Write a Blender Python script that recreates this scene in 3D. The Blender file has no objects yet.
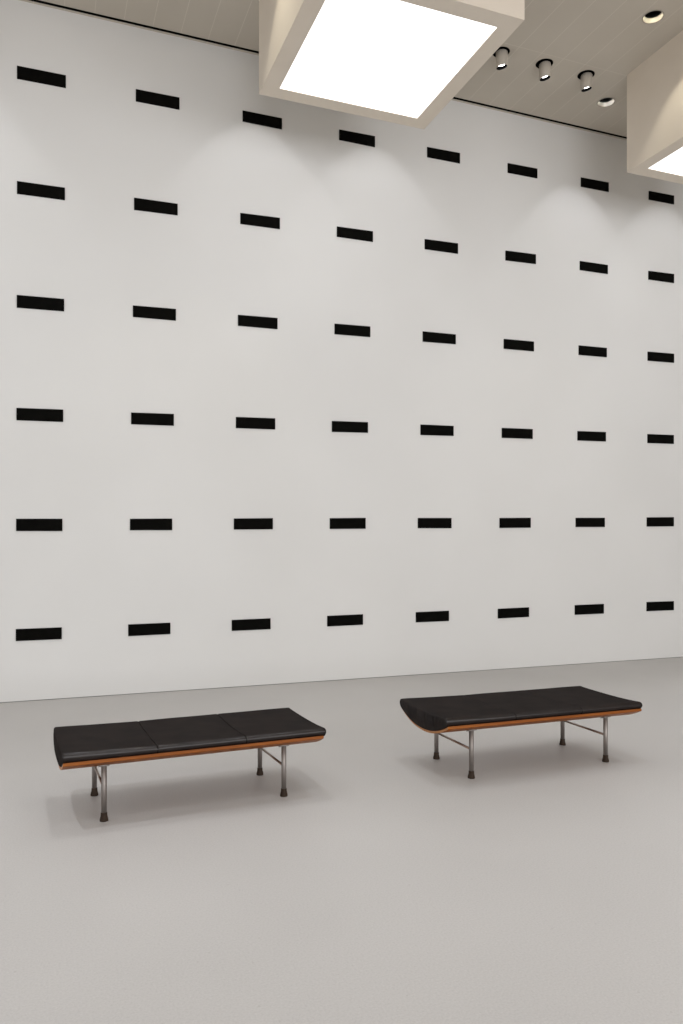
import bpy, bmesh, math, random
from mathutils import Vector, Matrix

# ------------------------------------------------------------------ camera
S = bpy.context.scene
C = S.collection
EYE = 1.6
cd = bpy.data.cameras.new('camera')
cam = bpy.data.objects.new('camera', cd)
C.objects.link(cam)
S.camera = cam
cam.location = (0, 0, EYE)
cam.rotation_euler = (math.pi / 2, 0, -math.radians(20.97))
cd.sensor_fit = 'AUTO'
cd.sensor_width = 36.0
cd.lens = 778.7 / 1024 * 36.0
cd.shift_y = 31.5 / 1024
cd.clip_end = 100

# ------------------------------------------------------------------ light levels, world, exposure
P_BOX = 1.35          # radiance of the glowing panels
P_WASH = 31          # recessed wall washers near the wall (W)
P_DOWN = 175         # downlights over the benches (W)
P_ROOM = 325         # the other downlights (W)
P_SIDE = 44          # the two downlights beside the light boxes (W)
P_SPOT = 6          # the three tubular spotlights (W)
P_FILL = 1400          # frontal fill lamp outside an added, unseen window behind the viewer (W)
P_LEFT_FILL = 290         # side fill lamp outside an added, unseen window on the left (W)
C_LEFT_FILL = (0.93, 0.96, 1.0)
C_BOX = (1, 1, 1)
C_WASH = (0.95, 0.965, 1.0)
C_DOWN = (0.90, 0.93, 1.0)
C_ROOM = (0.93, 0.95, 1.0)
C_SIDE = (1.0, 0.95, 0.78)
C_FILL = (0.98, 0.972, 0.985)
w = bpy.data.worlds.new('world')
S.world = w
w.use_nodes = True
w.node_tree.nodes['Background'].inputs[0].default_value = (0.9, 0.95, 1, 1)
w.node_tree.nodes['Background'].inputs[1].default_value = 0.2
S.view_settings.view_transform = 'Standard'
S.view_settings.look = 'None'
S.view_settings.gamma = 1
S.view_settings.use_curve_mapping = False
S.view_settings.exposure = 0.06
S.cycles.use_denoising = True
S.cycles.max_bounces = 10
S.cycles.diffuse_bounces = 6
S.cycles.sample_clamp_indirect = 6

H = 7.093            # ceiling height
D = 8.52             # front face of the big wall


# ------------------------------------------------------------------ materials
def lin(c):
    return tuple(((v / 255) / 12.92 if v / 255 <= 0.04045 else ((v / 255 + 0.055) / 1.055) ** 2.4) for v in c)


def mat(name, col, rough=0.6, metal=0.0, spec=0.5, emit=None, strength=1.0):
    m = bpy.data.materials.new(name)
    m.use_nodes = True
    b = m.node_tree.nodes['Principled BSDF']
    b.inputs['Base Color'].default_value = (*col, 1)
    b.inputs['Roughness'].default_value = rough
    b.inputs['Metallic'].default_value = metal
    b.inputs['Specular IOR Level'].default_value = spec
    if emit:
        b.inputs['Emission Color'].default_value = (*emit, 1)
        b.inputs['Emission Strength'].default_value = strength
    return m


def nodes(m):
    return m.node_tree.nodes, m.node_tree.links, m.node_tree.nodes['Principled BSDF']


def vary(m, c1, c2, scale, detail=3, stretch=(1, 1, 1), bump=0.0, bump_scale=None, lo=0.35, hi=0.65):
    """base colour between c1 and c2 by noise, with an optional fine bump"""
    n, l, b = nodes(m)
    tc = n.new('ShaderNodeTexCoord')
    mp = n.new('ShaderNodeMapping')
    mp.inputs['Scale'].default_value = stretch
    l.new(tc.outputs['Object'], mp.inputs[0])
    t = n.new('ShaderNodeTexNoise')
    t.inputs['Scale'].default_value = scale
    t.inputs['Detail'].default_value = detail
    l.new(mp.outputs[0], t.inputs[0])
    r = n.new('ShaderNodeValToRGB')
    r.color_ramp.elements[0].position = lo
    r.color_ramp.elements[0].color = (*c1, 1)
    r.color_ramp.elements[1].position = hi
    r.color_ramp.elements[1].color = (*c2, 1)
    l.new(t.outputs[0], r.inputs[0])
    l.new(r.outputs[0], b.inputs['Base Color'])
    if bump:
        t2 = n.new('ShaderNodeTexNoise')
        t2.inputs['Scale'].default_value = bump_scale or scale * 3
        t2.inputs['Detail'].default_value = 4
        l.new(mp.outputs[0], t2.inputs[0])
        bp = n.new('ShaderNodeBump')
        bp.inputs['Strength'].default_value = bump
        bp.inputs['Distance'].default_value = 0.002
        l.new(t2.outputs[0], bp.inputs['Height'])
        l.new(bp.outputs[0], b.inputs['Normal'])
    return m


M = {}
M['wall'] = vary(mat('white_wall_paint', (0.8, 0.79, 0.775), 0.9, spec=0.1), (0.708, 0.704, 0.690), (0.730, 0.727, 0.714), 0.7, 2, bump=0.15, bump_scale=60)
M['room_wall'] = mat('room_wall_paint', (0.74, 0.73, 0.71), 0.9, spec=0.1)
M['box'] = vary(mat('beige_box_paint', (0.6, 0.55, 0.48), 0.7, spec=0.2), (0.70, 0.625, 0.53), (0.72, 0.645, 0.55), 3, 2)
M['black_gap'] = mat('dark_gap', (0.004, 0.004, 0.004), 0.9, spec=0.0)
M['joint_grey'] = mat('joint_grey', (0.2, 0.2, 0.195), 0.8, spec=0.1)
M['panel_black'] = vary(mat('matte_black_paint', (0.004, 0.004, 0.004), 0.8, spec=0.03), (0.0030, 0.0029, 0.0025), (0.0042, 0.0040, 0.0034), 8, 3)
M['glow'] = mat('glowing_panel', (0.9, 0.9, 0.9), 0.5, emit=C_BOX, strength=P_BOX)
M['lens'] = mat('spot_lens', (0.9, 0.9, 0.9), 0.4, emit=(1, 0.97, 0.95), strength=9.0)
M['lamp_body'] = mat('lamp_body_paint', (0.50, 0.46, 0.40), 0.5, spec=0.4)
M['reflector'] = mat('cream_reflector', (0.34, 0.31, 0.26), 0.55, spec=0.1)

# the ceiling: taupe boards with pale joints, 0.2947 m wide, cross joints every 1.84 m
m = mat('ceiling_boards', (0.4, 0.37, 0.32), 0.75, spec=0.2)
n, l, b = nodes(m)
tc = n.new('ShaderNodeTexCoord')
sep = n.new('ShaderNodeSeparateXYZ')
l.new(tc.outputs['Object'], sep.inputs[0])


def joint(axis, off, step, half):
    a = n.new('ShaderNodeMath'); a.operation = 'ADD'; a.inputs[1].default_value = off
    l.new(sep.outputs[axis], a.inputs[0])
    d = n.new('ShaderNodeMath'); d.operation = 'PINGPONG'; d.inputs[1].default_value = step / 2
    l.new(a.outputs[0], d.inputs[0])
    c = n.new('ShaderNodeMath'); c.operation = 'LESS_THAN'; c.inputs[1].default_value = half
    l.new(d.outputs[0], c.inputs[0])
    return c


j1 = joint('X', -1.09 + 0.2947 * 40, 0.2947, 0.0032)
j2 = joint('Y', -7.34 + 1.84 * 20, 1.84, 0.0028)
mx = n.new('ShaderNodeMath'); mx.operation = 'MAXIMUM'
l.new(j1.outputs[0], mx.inputs[0]); l.new(j2.outputs[0], mx.inputs[1])
nz = n.new('ShaderNodeTexNoise'); nz.inputs['Scale'].default_value = 1.6
l.new(tc.outputs['Object'], nz.inputs[0])
rp = n.new('ShaderNodeValToRGB')
rp.color_ramp.elements[0].position = 0.3; rp.color_ramp.elements[0].color = (0.525, 0.48, 0.412, 1)
rp.color_ramp.elements[1].position = 0.7; rp.color_ramp.elements[1].color = (0.555, 0.51, 0.44, 1)
l.new(nz.outputs[0], rp.inputs[0])
mc = n.new('ShaderNodeMix'); mc.data_type = 'RGBA'
mc.inputs[7].default_value = (0.64, 0.595, 0.52, 1)
l.new(mx.outputs[0], mc.inputs[0]); l.new(rp.outputs[0], mc.inputs[6])
l.new(mc.outputs[2], b.inputs['Base Color'])
M['ceiling'] = m

# the floor: pale grey terrazzo, faint flecks, a soft sheen
m = mat('pale_terrazzo', (0.5, 0.49, 0.47), 0.45, spec=0.25)
n, l, b = nodes(m)
tc = n.new('ShaderNodeTexCoord')
v = n.new('ShaderNodeTexNoise'); v.inputs['Scale'].default_value = 110; v.inputs['Detail'].default_value = 3; v.inputs['Roughness'].default_value = 0.65
l.new(tc.outputs['Object'], v.inputs[0])
rp = n.new('ShaderNodeValToRGB')
e = rp.color_ramp.elements
e[0].position = 0.30; e[0].color = (0.435, 0.422, 0.408, 1)
e[1].position = 0.46; e[1].color = (0.475, 0.46, 0.445, 1)
x = e.new(0.60); x.color = (0.495, 0.48, 0.465, 1)
x = e.new(0.74); x.color = (0.525, 0.515, 0.50, 1)
l.new(v.outputs[0], rp.inputs[0])
v2 = n.new('ShaderNodeTexVoronoi'); v2.inputs['Scale'].default_value = 9
l.new(tc.outputs['Object'], v2.inputs[0])
lt = n.new('ShaderNodeMath'); lt.operation = 'LESS_THAN'; lt.inputs[1].default_value = 0.045
l.new(v2.outputs[0], lt.inputs[0])
m9 = n.new('ShaderNodeMath'); m9.operation = 'MULTIPLY'; m9.inputs[1].default_value = 0.35
l.new(lt.outputs[0], m9.inputs[0])
mc = n.new('ShaderNodeMix'); mc.data_type = 'RGBA'
mc.inputs[7].default_value = (0.33, 0.31, 0.29, 1)
l.new(m9.outputs[0], mc.inputs[0]); l.new(rp.outputs[0], mc.inputs[6])
v3 = n.new('ShaderNodeTexNoise'); v3.inputs['Scale'].default_value = 0.8; v3.inputs['Detail'].default_value = 2
l.new(tc.outputs['Object'], v3.inputs[0])
r3 = n.new('ShaderNodeMapRange'); r3.inputs[1].default_value = 0.3; r3.inputs[2].default_value = 0.7
r3.inputs[3].default_value = 0.97; r3.inputs[4].default_value = 1.03
l.new(v3.outputs[0], r3.inputs[0])
vm = n.new('ShaderNodeVectorMath'); vm.operation = 'SCALE'
l.new(mc.outputs[2], vm.inputs[0]); l.new(r3.outputs[0], vm.inputs['Scale'])
l.new(vm.outputs[0], b.inputs['Base Color'])
M['floor'] = m

# bench materials
m = vary(mat('black_leather', (0.012, 0.009, 0.008), 0.36, spec=0.16), (0.0065, 0.0036, 0.0030), (0.012, 0.0072, 0.0060), 7, 4, bump=0.22, bump_scale=120)
n, l, b = nodes(m)
b.inputs['Specular IOR Level'].default_value = 0.0
gl = n.new('ShaderNodeBsdfGlossy'); gl.inputs['Roughness'].default_value = 0.3; gl.inputs['Color'].default_value = (1, 1, 1, 1)
ms = n.new('ShaderNodeMixShader'); ms.inputs[0].default_value = 0.033
l.new(b.outputs[0], ms.inputs[1]); l.new(gl.outputs[0], ms.inputs[2])
l.new(ms.outputs[0], n['Material Output'].inputs['Surface'])
for k in n:
    if k.type == 'BUMP':
        l.new(k.outputs[0], gl.inputs['Normal'])
M['leather'] = m
m = mat('orange_teak', (0.35, 0.12, 0.03), 0.45, spec=0.15)
M['wood'] = vary(m, (0.19, 0.052, 0.007), (0.29, 0.090, 0.014), 9, 5, stretch=(0.35, 9, 9), bump=0.1, bump_scale=30)
M['ply_edge'] = vary(mat('pale_ply_edge', (0.5, 0.24, 0.1), 0.5), (0.36, 0.13, 0.03), (0.48, 0.21, 0.07), 6, 3, stretch=(60, 1, 1))
M['steel'] = vary(mat('brushed_steel', (0.30, 0.27, 0.25), 0.55, 0.85), (0.25, 0.222, 0.205), (0.34, 0.31, 0.29), 30, 3, stretch=(1, 1, 0.1))
M['rod'] = mat('bronze_steel_rod', (0.34, 0.24, 0.19), 0.3, 1.0)
M['foot'] = vary(mat('dark_brown_rubber', (0.05, 0.038, 0.028), 0.6, spec=0.15), (0.026, 0.016, 0.010), (0.046, 0.030, 0.020), 20, 3)
M['stitch'] = mat('leather_seam', (0.004, 0.0035, 0.003), 0.8, spec=0.0)


# ------------------------------------------------------------------ helpers
def obj(name, bm, material, parent=None, smooth=False):
    bmesh.ops.recalc_face_normals(bm, faces=bm.faces)
    me = bpy.data.meshes.new(name)
    bm.to_mesh(me)
    bm.free()
    for mm in (material if isinstance(material, (list, tuple)) else [material]):
        me.materials.append(mm)
    if smooth:
        for p in me.polygons:
            p.use_smooth = True
    o = bpy.data.objects.new(name, me)
    C.objects.link(o)
    o.parent = parent
    return o


def add_box(bm, x0, x1, y0, y1, z0, z1):
    vs = [bm.verts.new((x, y, z)) for x in (x0, x1) for y in (y0, y1) for z in (z0, z1)]
    for f in ((0, 1, 3, 2), (4, 6, 7, 5), (0, 4, 5, 1), (2, 3, 7, 6), (0, 2, 6, 4), (1, 5, 7, 3)):
        bm.faces.new([vs[i] for i in f])
    return vs


def box(x0, x1, y0, y1, z0, z1):
    bm = bmesh.new()
    add_box(bm, x0, x1, y0, y1, z0, z1)
    return bm


def add_lathe(bm, prof, seg=40, cx=0, cy=0, cap0=False, cap1=False):
    rings = []
    for r, z in prof:
        rings.append([bm.verts.new((cx + r * math.cos(2 * math.pi * k / seg), cy + r * math.sin(2 * math.pi * k / seg), z)) for k in range(seg)])
    for a, c in zip(rings, rings[1:]):
        for k in range(seg):
            bm.faces.new((a[k], a[(k + 1) % seg], c[(k + 1) % seg], c[k]))
    if cap0:
        bm.faces.new(rings[0][::-1])
    if cap1:
        bm.faces.new(rings[-1])
    return bm


def add_rod(bm, p, q, r, seg=16):
    p, q = Vector(p), Vector(q)
    d = (q - p).normalized()
    u = d.orthogonal().normalized()
    v = d.cross(u)
    A = [bm.verts.new(p + r * (math.cos(t) * u + math.sin(t) * v)) for t in [2 * math.pi * k / seg for k in range(seg)]]
    B = [bm.verts.new(q + r * (math.cos(t) * u + math.sin(t) * v)) for t in [2 * math.pi * k / seg for k in range(seg)]]
    for k in range(seg):
        bm.faces.new((A[k], A[(k + 1) % seg], B[(k + 1) % seg], B[k]))
    bm.faces.new(A[::-1])
    bm.faces.new(B)
    return bm


def tag(o, label=None, cat=None, group=None, kind=None):
    if label: o['label'] = label
    if cat: o['category'] = cat
    if group: o['group'] = group
    if kind: o['kind'] = kind
    return o


def thing(name, label, cat, loc, rz=0.0, group=None):
    o = bpy.data.objects.new(name, None)
    o.empty_display_size = 0.1
    C.objects.link(o)
    o.location = loc
    o.rotation_euler = (0, 0, rz)
    return tag(o, label, cat, group)


def copy_tree(o, parent=None):
    c = o.copy()
    C.objects.link(c)
    c.parent = parent
    for ch in list(o.children):
        copy_tree(ch, c)
    return c


def lamp(name, kind, parent, loc, energy, col, radius=0.03, size=None, blend=0.3, aim=None):
    ld = bpy.data.lights.new(name, kind)
    ld.energy = energy
    ld.color = col
    ld.shadow_soft_size = radius
    if kind == 'SPOT':
        ld.spot_size = math.radians(size)
        ld.spot_blend = blend
    o = bpy.data.objects.new(name, ld)
    C.objects.link(o)
    o.location = loc
    o.parent = parent
    if aim is not None:
        o.rotation_euler = Vector(aim).to_track_quat('-Z', 'Y').to_euler()
    return o


# ------------------------------------------------------------------ the room
X0, X1, Y0 = -6.5, 14.5, -7.5
EMPTY_LIGHTS_SEEN = [(6.54, 7.87), (5.94, 6.42)]
WASH = [(-0.96, 7.87), (2.24, 7.87), (3.67, 7.87), (6.54, 7.87), (8.04, 7.87), (9.5, 7.87), (11.0, 7.87), (-2.5, 7.87)]
SPOTS = [(4.78, 7.49), (5.36, 7.495), (5.945, 7.50)]
DOWN = [(0.88, 5.9), (3.30, 4.70)]
ROOM = [(1.50, 6.42), (5.94, 6.42), (-1.9, 4.2), (6.4, 3.6), (-2.0, 0.8), (4.4, 0.8), (1.2, 1.6), (8.8, 4.0)]

tag(obj('floor', box(X0, X1, Y0, D + 0.03, -0.12, 0), M['floor']), 'pale grey terrazzo floor', kind='structure')

bm = bmesh.new()
add_box(bm, X0, X1, D, D + 0.25, 0.006, H + 0.20)
tag(obj('wall_back', bm, M['wall']), 'tall white wall carrying the grid of black rectangles', kind='structure')
tag(obj('trim_1', box(X0, X1, D + 0.012, D + 0.03, 0.0, 0.006), M['joint_grey']), 'thin strip coloured dark as the shadow joint between wall and floor', kind='structure')  # the joint's shade is put into the strip's grey
tag(obj('trim_2', box(X0, X1, D - 0.031, D, H, H + 0.03), M['ceiling']), 'narrow taupe edge strip along the top of the wall', kind='structure')
tag(obj('trim_3', box(X0, X1, D - 0.078, D - 0.030, H + 0.002, H + 0.04), M['black_gap']), 'strip coloured black as the shadow gap between ceiling and wall', kind='structure')  # near-flush bar, the gap's shade is put into its black
LY0, LY1, LZ0, LZ1 = -2.0, 6.4, 0.9, 6.3        # added opening in the left wall for the side fill light
bm = bmesh.new()
add_box(bm, X0 - 0.2, X0, Y0, LY0, 0, H + 0.2)
add_box(bm, X0 - 0.2, X0, LY1, D + 0.25, 0, H + 0.2)
add_box(bm, X0 - 0.2, X0, LY0, LY1, 0, LZ0)
add_box(bm, X0 - 0.2, X0, LY0, LY1, LZ1, H + 0.2)
tag(obj('wall_left', bm, M['room_wall']), kind='structure')
bm = bmesh.new()
for k in range(5):
    y = LY0 + (LY1 - LY0) * k / 4
    add_box(bm, X0 - 0.12, X0 - 0.06, y - 0.04, y + 0.04, LZ0, LZ1)
for z in (LZ0 + 0.03, (LZ0 + LZ1) / 2, LZ1 - 0.03):
    add_box(bm, X0 - 0.12, X0 - 0.06, LY0, LY1, z - 0.03, z + 0.03)
tag(obj('added_window_2', bm, M['steel']), 'steel framed window band added in the left wall for fill light', kind='structure')
ld = bpy.data.lights.new('side_window_fill', 'AREA')  # area lamp added to lift the upper wall and the box sides
ld.shape = 'RECTANGLE'
ld.size, ld.size_y = LY1 - LY0 + 1, LZ1 - LZ0 + 1
ld.energy, ld.color = P_LEFT_FILL, C_LEFT_FILL
sd = bpy.data.objects.new('side_window_fill', ld)
C.objects.link(sd)
sd.location = (X0 - 0.6, (LY0 + LY1) / 2, (LZ0 + LZ1) / 2)
sd.rotation_euler = (math.pi / 2, 0, -math.pi / 2)
tag(obj('wall_right', box(X1, X1 + 0.2, Y0, D + 0.25, 0, H + 0.2), M['room_wall']), kind='structure')
WX0, WX1, WZ0, WZ1 = -3.5, 11.5, 0.9, 5.9      # added opening behind the viewer for the frontal fill light
bm = bmesh.new()
add_box(bm, X0, WX0, Y0 - 0.2, Y0, 0, H + 0.2)
add_box(bm, WX1, X1, Y0 - 0.2, Y0, 0, H + 0.2)
add_box(bm, WX0, WX1, Y0 - 0.2, Y0, 0, WZ0)
add_box(bm, WX0, WX1, Y0 - 0.2, Y0, WZ1, H + 0.2)
tag(obj('wall_front', bm, M['room_wall']), kind='structure')
bm = bmesh.new()
for k in range(7):
    x = WX0 + (WX1 - WX0) * k / 6
    add_box(bm, x - 0.04, x + 0.04, Y0 - 0.12, Y0 - 0.06, WZ0, WZ1)
for z in (WZ0 + 0.03, (WZ0 + WZ1) / 2, WZ1 - 0.03):
    add_box(bm, WX0, WX1, Y0 - 0.12, Y0 - 0.06, z - 0.03, z + 0.03)
tag(obj('added_window_1', bm, M['steel']), 'steel framed window band added behind the viewer for fill light', kind='structure')
ld = bpy.data.lights.new('window_fill', 'AREA')  # area lamp added to light the big wall from the front
ld.shape = 'RECTANGLE'
ld.size, ld.size_y = WX1 - WX0 + 1, WZ1 - WZ0 + 1
ld.energy, ld.color = P_FILL, C_FILL
win_fill = bpy.data.objects.new('window_fill', ld)
C.objects.link(win_fill)
win_fill.location = ((WX0 + WX1) / 2, Y0 - 0.6, (WZ0 + WZ1) / 2)
win_fill.rotation_euler = (math.pi / 2, 0, 0)

# the ceiling is a slab with round openings cut for every recessed lamp
cb = obj('ceiling', box(X0, X1, Y0, D - 0.074, H, H + 0.05), M['ceiling'])
cut = bmesh.new()
for (x, y) in WASH + DOWN + ROOM:
    add_lathe(cut, [(0.1, H - 0.05), (0.1, H + 0.10)], 48, x, y, True, True)
for (x, y) in SPOTS:
    add_lathe(cut, [(0.098, H - 0.05), (0.098, H + 0.10)], 48, x, y, True, True)
cutter = obj('cutter', cut, M['ceiling'])
md = cb.modifiers.new('holes', 'BOOLEAN')
md.operation = 'DIFFERENCE'
md.object = cutter
md.solver = 'EXACT'
dg = bpy.context.evaluated_depsgraph_get()
me = bpy.data.meshes.new_from_object(cb.evaluated_get(dg))
cb.modifiers.clear()
cb.data = me
bpy.data.objects.remove(cutter)
tag(cb, 'taupe boarded ceiling with pale joints', kind='structure')
bm = box(X0, X1, Y0, D, H + 0.20, H + 0.30)
tag(obj('ceiling_void', bm, M['black_gap']), 'dark deck above the ceiling', kind='structure')


# ------------------------------------------------------------------ daybed benches
BL, BW = 1.60, 0.352           # length, half width of the wooden shell
ZB, ZE = 0.280, 0.366          # lowest line and edge of the shell's underside


def arc(y):
    return ZB + (ZE - ZB) * (abs(y) / BW) ** 2.1


def make_bench(label, loc, rz, scale, shift):
    t = thing('daybed_bench', label, 'bench', loc, rz, 'leather daybed benches')
    t.scale = (scale,) * 3
    # curved plywood shell
    bm = bmesh.new()
    N, K = 44, 30
    th = 0.016
    hx = BL / 2 - 0.020
    lay = []
    for s in (0, 1):
        rows = []
        for i in range(K + 1):
            xx = -hx + 2 * hx * i / K
            row = []
            for j in range(N + 1):
                y = -BW + 2 * BW * j / N
                row.append(bm.verts.new((xx, y * (1 - 0.006 * s), arc(y) + th * s)))
            rows.append(row)
        lay.append(rows)
    for s in (0, 1):
        for i in range(K):
            for j in range(N):
                f = bm.faces.new((lay[s][i][j], lay[s][i][j + 1], lay[s][i + 1][j + 1], lay[s][i + 1][j]))
                f.smooth = True
    for i in range(K):
        for j in (0, N):
            bm.faces.new((lay[0][i][j], lay[0][i + 1][j], lay[1][i + 1][j], lay[1][i][j]))
    for j in range(N):
        for i in (0, K):
            f = bm.faces.new((lay[0][i][j], lay[0][i][j + 1], lay[1][i][j + 1], lay[1][i][j]))
            f.material_index = 1
    obj('shell', bm, [M['wood'], M['ply_edge']], t)
    # leather cushion, three panels, rounded edges, gathered ends
    bm = bmesh.new()
    W, R = BW + 0.004, 0.029
    HX = BL / 2 - 0.007
    NY = 72
    rnd = random.Random(4)
    xs = []                      # (x, inset)
    for k in range(7):
        a = math.pi / 2 * k / 6
        xs.append((-(HX - 0.013 + 0.013 * math.cos(a)), 0.012 * (1 - math.sin(a))))
    inner = [-(HX - 0.013) + (2 * HX - 0.026) * i / 90 for i in range(1, 90)]
    seams = (-BL / 6, BL / 6)
    for sx in seams:
        inner += [sx - 0.012, sx - 0.006, sx - 0.002, sx, sx + 0.002, sx + 0.006, sx + 0.012]
    inner = sorted(inner)
    xs += [(x, 0) for x in inner] + [(-x, i) for x, i in xs[::-1]]
    ys = []
    for k in range(9):
        a = math.pi / 2 * k / 8
        ys.append(-1 + (R / W) * (1 - math.cos(a)))
    mid_n = 150
    e1 = -1 + R / W
    ys = ys + [e1 + (-2 * e1) * i / mid_n for i in range(1, mid_n)] + [-y for y in ys[::-1]]

    def seam(x):
        s = 0.0
        for sx in seams:
            s = max(s, math.exp(-((x - sx) / 0.0045) ** 2))
        return s

    def section(x, inset):
        Wc = W - inset
        top, bot = [], []
        puff = 0.004 * abs(math.cos(math.pi * 1.5 * x / HX))
        for q in ys:
            y = q * Wc
            zb = arc(min(abs(y), BW)) + 0.017
            zt = 0.419 + 0.011 * (abs(q)) ** 2 + puff * (1 - q ** 4) + 0.009 * math.exp(-((x + HX) / 0.25) ** 2) \
                + 0.0012 * math.sin(17 * x + 9 * y) * (1 - q ** 8)
            mid, half = (zt + zb) / 2, (zt - zb) / 2
            ed = max(0.0, (abs(y) - (Wc - R)) / R)
            g = math.sqrt(max(0.0, 1 - min(ed, 1) ** 2))
            half2 = max(0.0006, (half - inset * 0.9) * (g if ed > 0 else 1))
            s = seam(x) * 0.005
            top.append((x, y, mid + half2 - s))
            bot.append((x, y, mid - half2))
        return top, bot
    T, Bt = [], []
    for x, ins in xs:
        a, b2 = section(x, ins)
        T.append([bm.verts.new(p) for p in a])
        Bt.append([bm.verts.new(p) for p in b2])
    for i in range(len(xs) - 1):
        for j in range(len(ys) - 1):
            bm.faces.new((T[i][j], T[i + 1][j], T[i + 1][j + 1], T[i][j + 1]))
            bm.faces.new((Bt[i][j], Bt[i][j + 1], Bt[i + 1][j + 1], Bt[i + 1][j]))
        for j in (0, len(ys) - 1):
            bm.faces.new((T[i][j], Bt[i][j], Bt[i + 1][j], T[i + 1][j]))
    for e2, sgn in ((0, -1), (-1, 1)):
        prev = T[e2]
        R9 = 8
        for k in range(1, R9 + 1):
            if k == R9:
                row = Bt[e2]
            else:
                row = []
                for j, q in enumerate(ys):
                    a, c = T[e2][j].co, Bt[e2][j].co
                    p = a.lerp(c, k / R9)
                    bulge = 4 * (k / R9) * (1 - k / R9)
                    p.x += sgn * bulge * (0.006 * (1 - q * q) + 0.0075 * math.sin(q * 52 + 1.1 * math.sin(q * 17)) * (1 - abs(q) ** 4) * (1 - 0.4 * k / R9))
                    row.append(bm.verts.new(p))
            for j in range(len(ys) - 1):
                bm.faces.new((prev[j], prev[j + 1], row[j + 1], row[j]))
            prev = row
    cu = obj('cushion', bm, M['leather'], t, True)
    cu.location.x = shift
    for sx in seams:             # stitched seam lines across the leather
        bm = bmesh.new()
        a, b2 = section(sx, 0)
        path = [Vector(p) for p in b2[:9][::-1]] + [Vector(p) for p in a] + [Vector(p) for p in b2[-9:][::-1]]
        for p, q in zip(path, path[1:]):
            if (q - p).length > 1e-4:
                add_rod(bm, p, q, 0.0014, 6)
        obj('seam', bm, M['stitch'], cu, True)
    # four tube legs with collars and rubber feet, tie rods between front and rear legs
    LX, LY = 0.549, 0.2475
    for sx in (-1, 1):
        for sy in (-1, 1):
            x, y = sx * LX, sy * LY
            zt = arc(y)
            bm = bmesh.new()
            add_lathe(bm, [(0.0158, 0.04), (0.0158, zt + 0.004)], 28, x, y, True, True)
            lg = obj('leg', bm, M['steel'], t, True)
            for p in lg.data.polygons:
                p.use_smooth = len(p.vertices) == 4
            bm = bmesh.new()
            add_lathe(bm, [(0.0235, 0.0), (0.0245, 0.003), (0.0235, 0.012), (0.0190, 0.030), (0.0180, 0.046), (0.0172, 0.049), (0.0160, 0.049)], 28, x, y, True, True)
            obj('foot', bm, M['foot'], lg, True)
            bm = bmesh.new()
            vs = add_box(bm, x - 0.030, x + 0.030, y - 0.019, y + 0.019, zt - 0.011, zt - 0.006)
            # tilt the plate with the shell's underside
            slope = (arc(abs(y) + 0.01) - arc(abs(y) - 0.01)) / 0.02 * sy
            for v in vs:
                v.co.z += (v.co.y - y) * slope + 0.004
            obj('mounting_plate', bm, M['steel'], lg)
        bm = bmesh.new()
        add_rod(bm, (sx * LX, -LY + 0.010, 0.191), (sx * LX, LY - 0.010, 0.191), 0.0075, 18)
        rd = obj('tie_rod', bm, M['rod'], t, True)
    return t


make_bench('black leather daybed bench on steel legs, the left one of the two', (0.865, 4.961, 0), math.radians(2.74), 1.0, 0.006)
make_bench('black leather daybed bench on steel legs, right one with its gathered rounded end showing', (3.292, 4.897, 0), math.radians(-0.1), 1.025, -0.003)

# ------------------------------------------------------------------ ceiling boxes with glowing panels


def offset_poly(pts, d):
    out = []
    n = len(pts)
    for i in range(n):
        a, b, c = Vector(pts[i - 1]), Vector(pts[i]), Vector(pts[(i + 1) % n])
        e1, e2 = (b - a).normalized(), (c - b).normalized()
        n1, n2 = Vector((-e1.y, e1.x)), Vector((-e2.y, e2.x))   # inward for counter-clockwise polygons
        k = (n1 + n2) / (1 + n1.dot(n2))
        out.append(tuple(b + k * d))
    return out


def light_box(label, pts, zb, lip, group):
    cx = sum(p[0] for p in pts) / len(pts); cy = sum(p[1] for p in pts) / len(pts)
    t = thing('ceiling_light_box', label, 'ceiling light', (cx, cy, zb), 0, group)
    P = [(x - cx, y - cy) for x, y in pts]
    Q = offset_poly(P, lip)
    top = H - zb
    bm = bmesh.new()
    o1 = [bm.verts.new((x, y, 0)) for x, y in P]
    o2 = [bm.verts.new((x, y, top)) for x, y in P]
    i1 = [bm.verts.new((x, y, 0)) for x, y in Q]
    i2 = [bm.verts.new((x, y, 0.05)) for x, y in Q]
    n = len(P)
    for k in range(n):
        k2 = (k + 1) % n
        bm.faces.new((o1[k], o1[k2], o2[k2], o2[k]))
        bm.faces.new((o1[k], i1[k], i1[k2], o1[k2]))
        bm.faces.new((i1[k], i2[k], i2[k2], i1[k2]))
    bm.faces.new(o2)
    bm.faces.new(i2)
    obj('housing', bm, M['box'], t)
    bm = bmesh.new()
    Q2 = offset_poly(P, lip + 0.001)
    a = [bm.verts.new((x, y, 0.004)) for x, y in Q2]
    b2 = [bm.verts.new((x, y, 0.02)) for x, y in Q2]
    bm.faces.new(a); bm.faces.new(b2)
    for k in range(n):
        bm.faces.new((a[k], a[(k + 1) % n], b2[(k + 1) % n], b2[k]))
    obj('diffuser_panel', bm, M['glow'], t)
    return t


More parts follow.
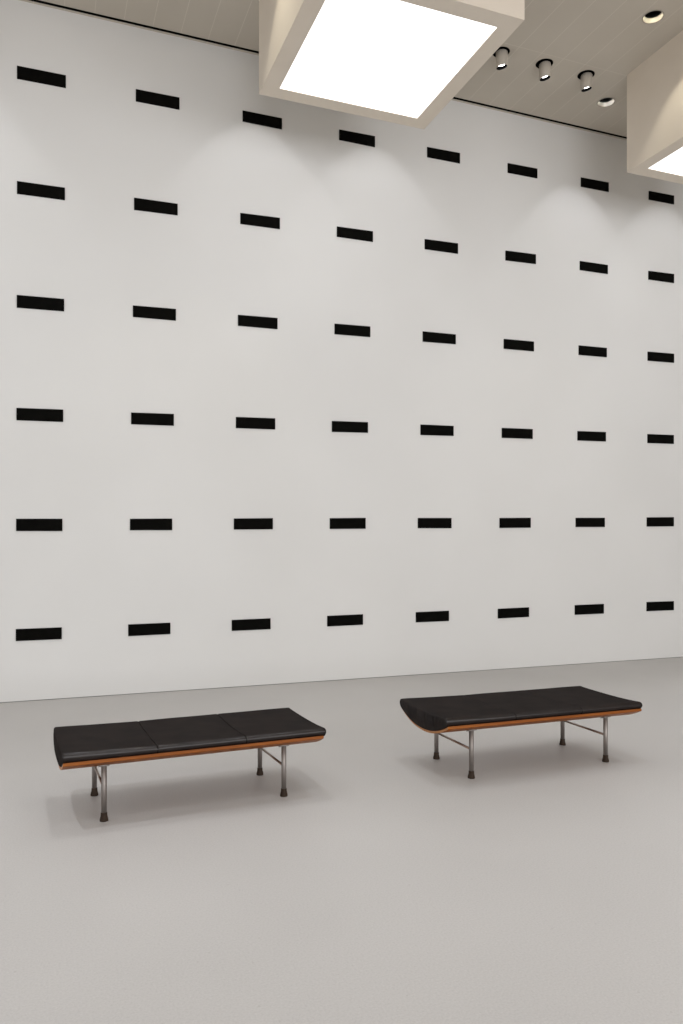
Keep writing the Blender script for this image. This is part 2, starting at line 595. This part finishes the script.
ZBX = 5.952
light_box('large beige ceiling box with a glowing white square underside, at the top middle', [(1.953, 5.501), (3.738, 5.501), (3.738, 7.33), (1.953, 7.33)], ZBX, 0.16, 'ceiling light boxes')
light_box('beige ceiling box with a glowing underside, cut off by the right edge', [(6.394, 5.501), (8.179, 5.501), (8.179, 7.33), (6.394, 7.33)], ZBX, 0.16, 'ceiling light boxes')
for x, y, lb in ((-2.488, 5.501, 'beige ceiling box with a glowing underside, out of view to the left'),
                 (10.835, 5.501, 'beige ceiling box with a glowing underside, out of view to the right'),
                 (-2.488, 0.0, 'beige ceiling box with a glowing underside added above the viewer for fill, left one'),  # this row over the viewer is added for even fill
                 (1.953, 0.0, 'beige ceiling box with a glowing underside added above the viewer for fill, middle one'),
                 (6.394, 0.0, 'beige ceiling box with a glowing underside added above the viewer for fill, right one')):
    light_box(lb, [(x, y), (x + 1.785, y), (x + 1.785, y + 1.829), (x, y + 1.829)], ZBX, 0.16, 'ceiling light boxes')

# ------------------------------------------------------------------ black rectangles on the wall
# row, column, x left, z lower left, z upper left, x right, z lower right, z upper right (metres on the wall)
MARKS = [
    (0, 0, -0.246, 6.294, 6.424, 0.22, 6.297, 6.426),
    (0, 1, 0.921, 6.303, 6.431, 1.381, 6.305, 6.435),
    (0, 2, 2.081, 6.314, 6.435, 2.537, 6.312, 6.436),
    (0, 3, 3.235, 6.322, 6.442, 3.69, 6.319, 6.448),
    (0, 4, 4.385, 6.324, 6.447, 4.84, 6.326, 6.454),
    (0, 5, 5.534, 6.329, 6.451, 5.98, 6.332, 6.456),
    (0, 6, 6.667, 6.337, 6.459, 7.121, 6.341, 6.466),
    (0, 7, 7.804, 6.345, 6.464, 8.248, 6.349, 6.47),
    (1, 0, -0.246, 5.132, 5.259, 0.211, 5.139, 5.266),
    (1, 1, 0.903, 5.146, 5.274, 1.362, 5.156, 5.28),
    (1, 2, 2.055, 5.166, 5.287, 2.513, 5.173, 5.3),
    (1, 3, 3.206, 5.185, 5.304, 3.663, 5.187, 5.312),
    (1, 4, 4.352, 5.195, 5.317, 4.812, 5.199, 5.327),
    (1, 5, 5.501, 5.207, 5.332, 5.958, 5.219, 5.343),
    (1, 6, 6.65, 5.228, 5.348, 7.106, 5.231, 5.352),
    (1, 7, 7.797, 5.242, 5.361, 8.248, 5.246, 5.372),
    (2, 0, -0.248, 3.982, 4.109, 0.203, 3.992, 4.119),
    (2, 1, 0.891, 4.007, 4.128, 1.343, 4.013, 4.139),
    (2, 2, 2.028, 4.027, 4.148, 2.485, 4.033, 4.159),
    (2, 3, 3.177, 4.043, 4.166, 3.629, 4.052, 4.177),
    (2, 4, 4.325, 4.063, 4.188, 4.781, 4.072, 4.193),
    (2, 5, 5.476, 4.079, 4.204, 5.928, 4.085, 4.211),
    (2, 6, 6.632, 4.101, 4.227, 7.089, 4.109, 4.233),
    (2, 7, 7.785, 4.121, 4.246, 8.248, 4.13, 4.256),
    (3, 0, -0.251, 2.845, 2.969, 0.194, 2.852, 2.979),
    (3, 1, 0.873, 2.866, 2.99, 1.321, 2.874, 3.001),
    (3, 2, 2.005, 2.885, 3.009, 2.458, 2.893, 3.019),
    (3, 3, 3.144, 2.901, 3.028, 3.599, 2.914, 3.039),
    (3, 4, 4.295, 2.922, 3.05, 4.75, 2.933, 3.057),
    (3, 5, 5.447, 2.943, 3.07, 5.909, 2.952, 3.079),
    (3, 6, 6.612, 2.965, 3.09, 7.074, 2.973, 3.1),
    (3, 7, 7.782, 2.985, 3.109, 8.244, 2.994, 3.118),
    (4, 0, -0.254, 1.726, 1.85, 0.186, 1.728, 1.855),
    (4, 1, 0.861, 1.741, 1.862, 1.303, 1.744, 1.87),
    (4, 2, 1.982, 1.755, 1.878, 2.43, 1.761, 1.887),
    (4, 3, 3.118, 1.769, 1.895, 3.569, 1.775, 1.904),
    (4, 4, 4.259, 1.786, 1.911, 4.72, 1.789, 1.916),
    (4, 5, 5.414, 1.797, 1.924, 5.879, 1.804, 1.933),
    (4, 6, 6.584, 1.818, 1.94, 7.056, 1.822, 1.946),
    (4, 7, 7.77, 1.833, 1.96, 8.244, 1.84, 1.969),
    (5, 0, -0.257, 0.615, 0.736, 0.18, 0.616, 0.737),
    (5, 1, 0.843, 0.618, 0.742, 1.284, 0.622, 0.745),
    (5, 2, 1.958, 0.629, 0.75, 2.403, 0.631, 0.754),
    (5, 3, 3.086, 0.635, 0.758, 3.535, 0.639, 0.763),
    (5, 4, 4.232, 0.641, 0.765, 4.685, 0.642, 0.769),
    (5, 5, 5.389, 0.648, 0.772, 5.853, 0.654, 0.777),
    (5, 6, 6.57, 0.656, 0.784, 7.039, 0.658, 0.788),
    (5, 7, 7.767, 0.667, 0.794, 8.244, 0.667, 0.793),
]
ROWS = ['top row', 'second row from the top', 'third row from the top', 'fourth row from the top', 'fifth row from the top', 'bottom row']
COLS = ['first from the left', 'second from the left', 'third from the left', 'fourth from the left', 'fourth from the right', 'third from the right', 'second from the right', 'first from the right']
for r, c, xa, za, zb, xb, zc, zd in MARKS:
    cx, cz = (xa + xb) / 2, (za + zb + zc + zd) / 4
    bm = bmesh.new()
    q = [(xa - cx, za - cz), (xb - cx, zc - cz), (xb - cx, zd - cz), (xa - cx, zb - cz)]
    f = [bm.verts.new((x, -0.010, z)) for x, z in q]
    g = [bm.verts.new((x, 0.0, z)) for x, z in q]
    bm.faces.new(f); bm.faces.new(g[::-1])
    for k in range(4):
        bm.faces.new((f[k], f[(k + 1) % 4], g[(k + 1) % 4], g[k]))
    o = obj('black_rectangle', bm, M['panel_black'])
    o.location = (cx, D, cz)
    tag(o, 'black rectangle on the white wall, %s, %s' % (ROWS[r], COLS[c]), 'panel', 'black rectangles on the white wall')


# ------------------------------------------------------------------ ceiling lamps
def recessed(label, x, y, energy, group, col=(1, 1, 1), lz=0.14, radius=0.028, cone=76, blend=0.25):
    t = thing('recessed_downlight', label, 'ceiling light', (x, y, H), 0, group)
    bm = bmesh.new()
    add_lathe(bm, [(0.108, -0.001), (0.108, -0.004), (0.099, -0.004), (0.0965, 0.0), (0.090, 0.032), (0.084, 0.042)], 48)
    obj('reflector', bm, M['reflector'], t, True)
    bm = bmesh.new()
    add_lathe(bm, [(0.0842, 0.041), (0.0842, 0.18)], 48, cap1=True)
    obj('lamp_can', bm, M['black_gap'], t)
    lamp('lamp', 'SPOT', t, (0, 0, lz), energy, col, radius, cone, blend)
    return t


def cylinder_spot(label, x, y, energy, group, aim, loc_z=0.17, col=(1, 1, 1), rz=0.0):
    """round hole with a tubular lamp hanging out of it"""
    t = thing('ceiling_spotlight', label, 'ceiling light', (x, y, H), rz, group)
    bm = bmesh.new()
    add_lathe(bm, [(0.0975, 0.0), (0.0975, 0.14)], 48, cap1=True)
    obj('recess', bm, M['black_gap'], t)
    L = 0.155
    bm = bmesh.new()
    r = 0.066
    add_lathe(bm, [(0.0, 0.012), (r - 0.004, 0.012), (r, 0.006), (r, -L + 0.003), (r - 0.002, -L), (r - 0.006, -L), (r - 0.007, -L + 0.004), (r - 0.007, -L + 0.07), (0.0, -L + 0.07)], 40)
    # the mouth is cut at a slight slant
    for v in bm.verts:
        if v.co.z < -0.05:
            v.co.z += v.co.x * 0.22
    hs = obj('housing', bm, M['lamp_body'], t, True)
    hs.location = (0.022, 0.018, 0)
    bm = bmesh.new()
    add_lathe(bm, [(r - 0.0075, -L + 0.002), (r - 0.010, -L + 0.020), (0.044, -L + 0.035)], 40)
    for v in bm.verts:
        v.co.z += v.co.x * 0.22
    obj('baffle', bm, M['black_gap'], hs, True)
    bm = bmesh.new()
    add_lathe(bm, [(0.0445, -L + 0.045), (0.0445, -L + 0.0345), (0.025, -L + 0.0315), (0.008, -L + 0.031)], 40, cap1=True)
    for v in bm.verts:
        v.co.z += v.co.x * 0.22
    obj('lens', bm, M['lens'], hs, True)
    lamp('lamp', 'SPOT', t, (0, 0, -L - 0.01), energy, col, 0.035, 50, 0.8, aim)
    return t


recessed('empty round cream-rimmed downlight in the ceiling close to the wall, right of the three spotlights', 6.54, 7.87, P_WASH, 'recessed downlights', C_WASH)
recessed('round cream-rimmed downlight in the ceiling at the top right corner', 5.94, 6.42, 0.85 * P_SIDE, 'recessed downlights', C_SIDE)
for x, y in WASH:
    if (x, y) not in EMPTY_LIGHTS_SEEN:
        recessed('recessed wall-washing downlight out of view near the wall', x, y, P_WASH, 'unseen wall downlights', C_WASH)
for x, y in DOWN:
    recessed('recessed downlight high above a bench, out of view', x, y, P_DOWN, 'downlights over the benches', C_DOWN, cone=62, blend=0.8)
for x, y in ROOM:
    if (x, y) not in EMPTY_LIGHTS_SEEN:
        recessed('recessed room downlight out of view', x, y, 1.4 * P_SIDE if (x, y) == (1.50, 6.42) else P_ROOM, 'unseen room downlights', C_SIDE if (x, y) == (1.50, 6.42) else C_ROOM, radius=0.05 if (x, y) == (1.50, 6.42) else 0.028, cone=76 if (x, y) == (1.50, 6.42) else 64, blend=0.25 if (x, y) == (1.50, 6.42) else 0.8)
for (x, y), which in zip(SPOTS, ('leftmost of the three, half behind the box', 'middle one of the three', 'rightmost of the three')):
    cylinder_spot('tubular ceiling spotlight with a lit lens, %s' % which, x, y, P_SPOT, 'tubular ceiling spotlights', (0.0, 0.05, -1))
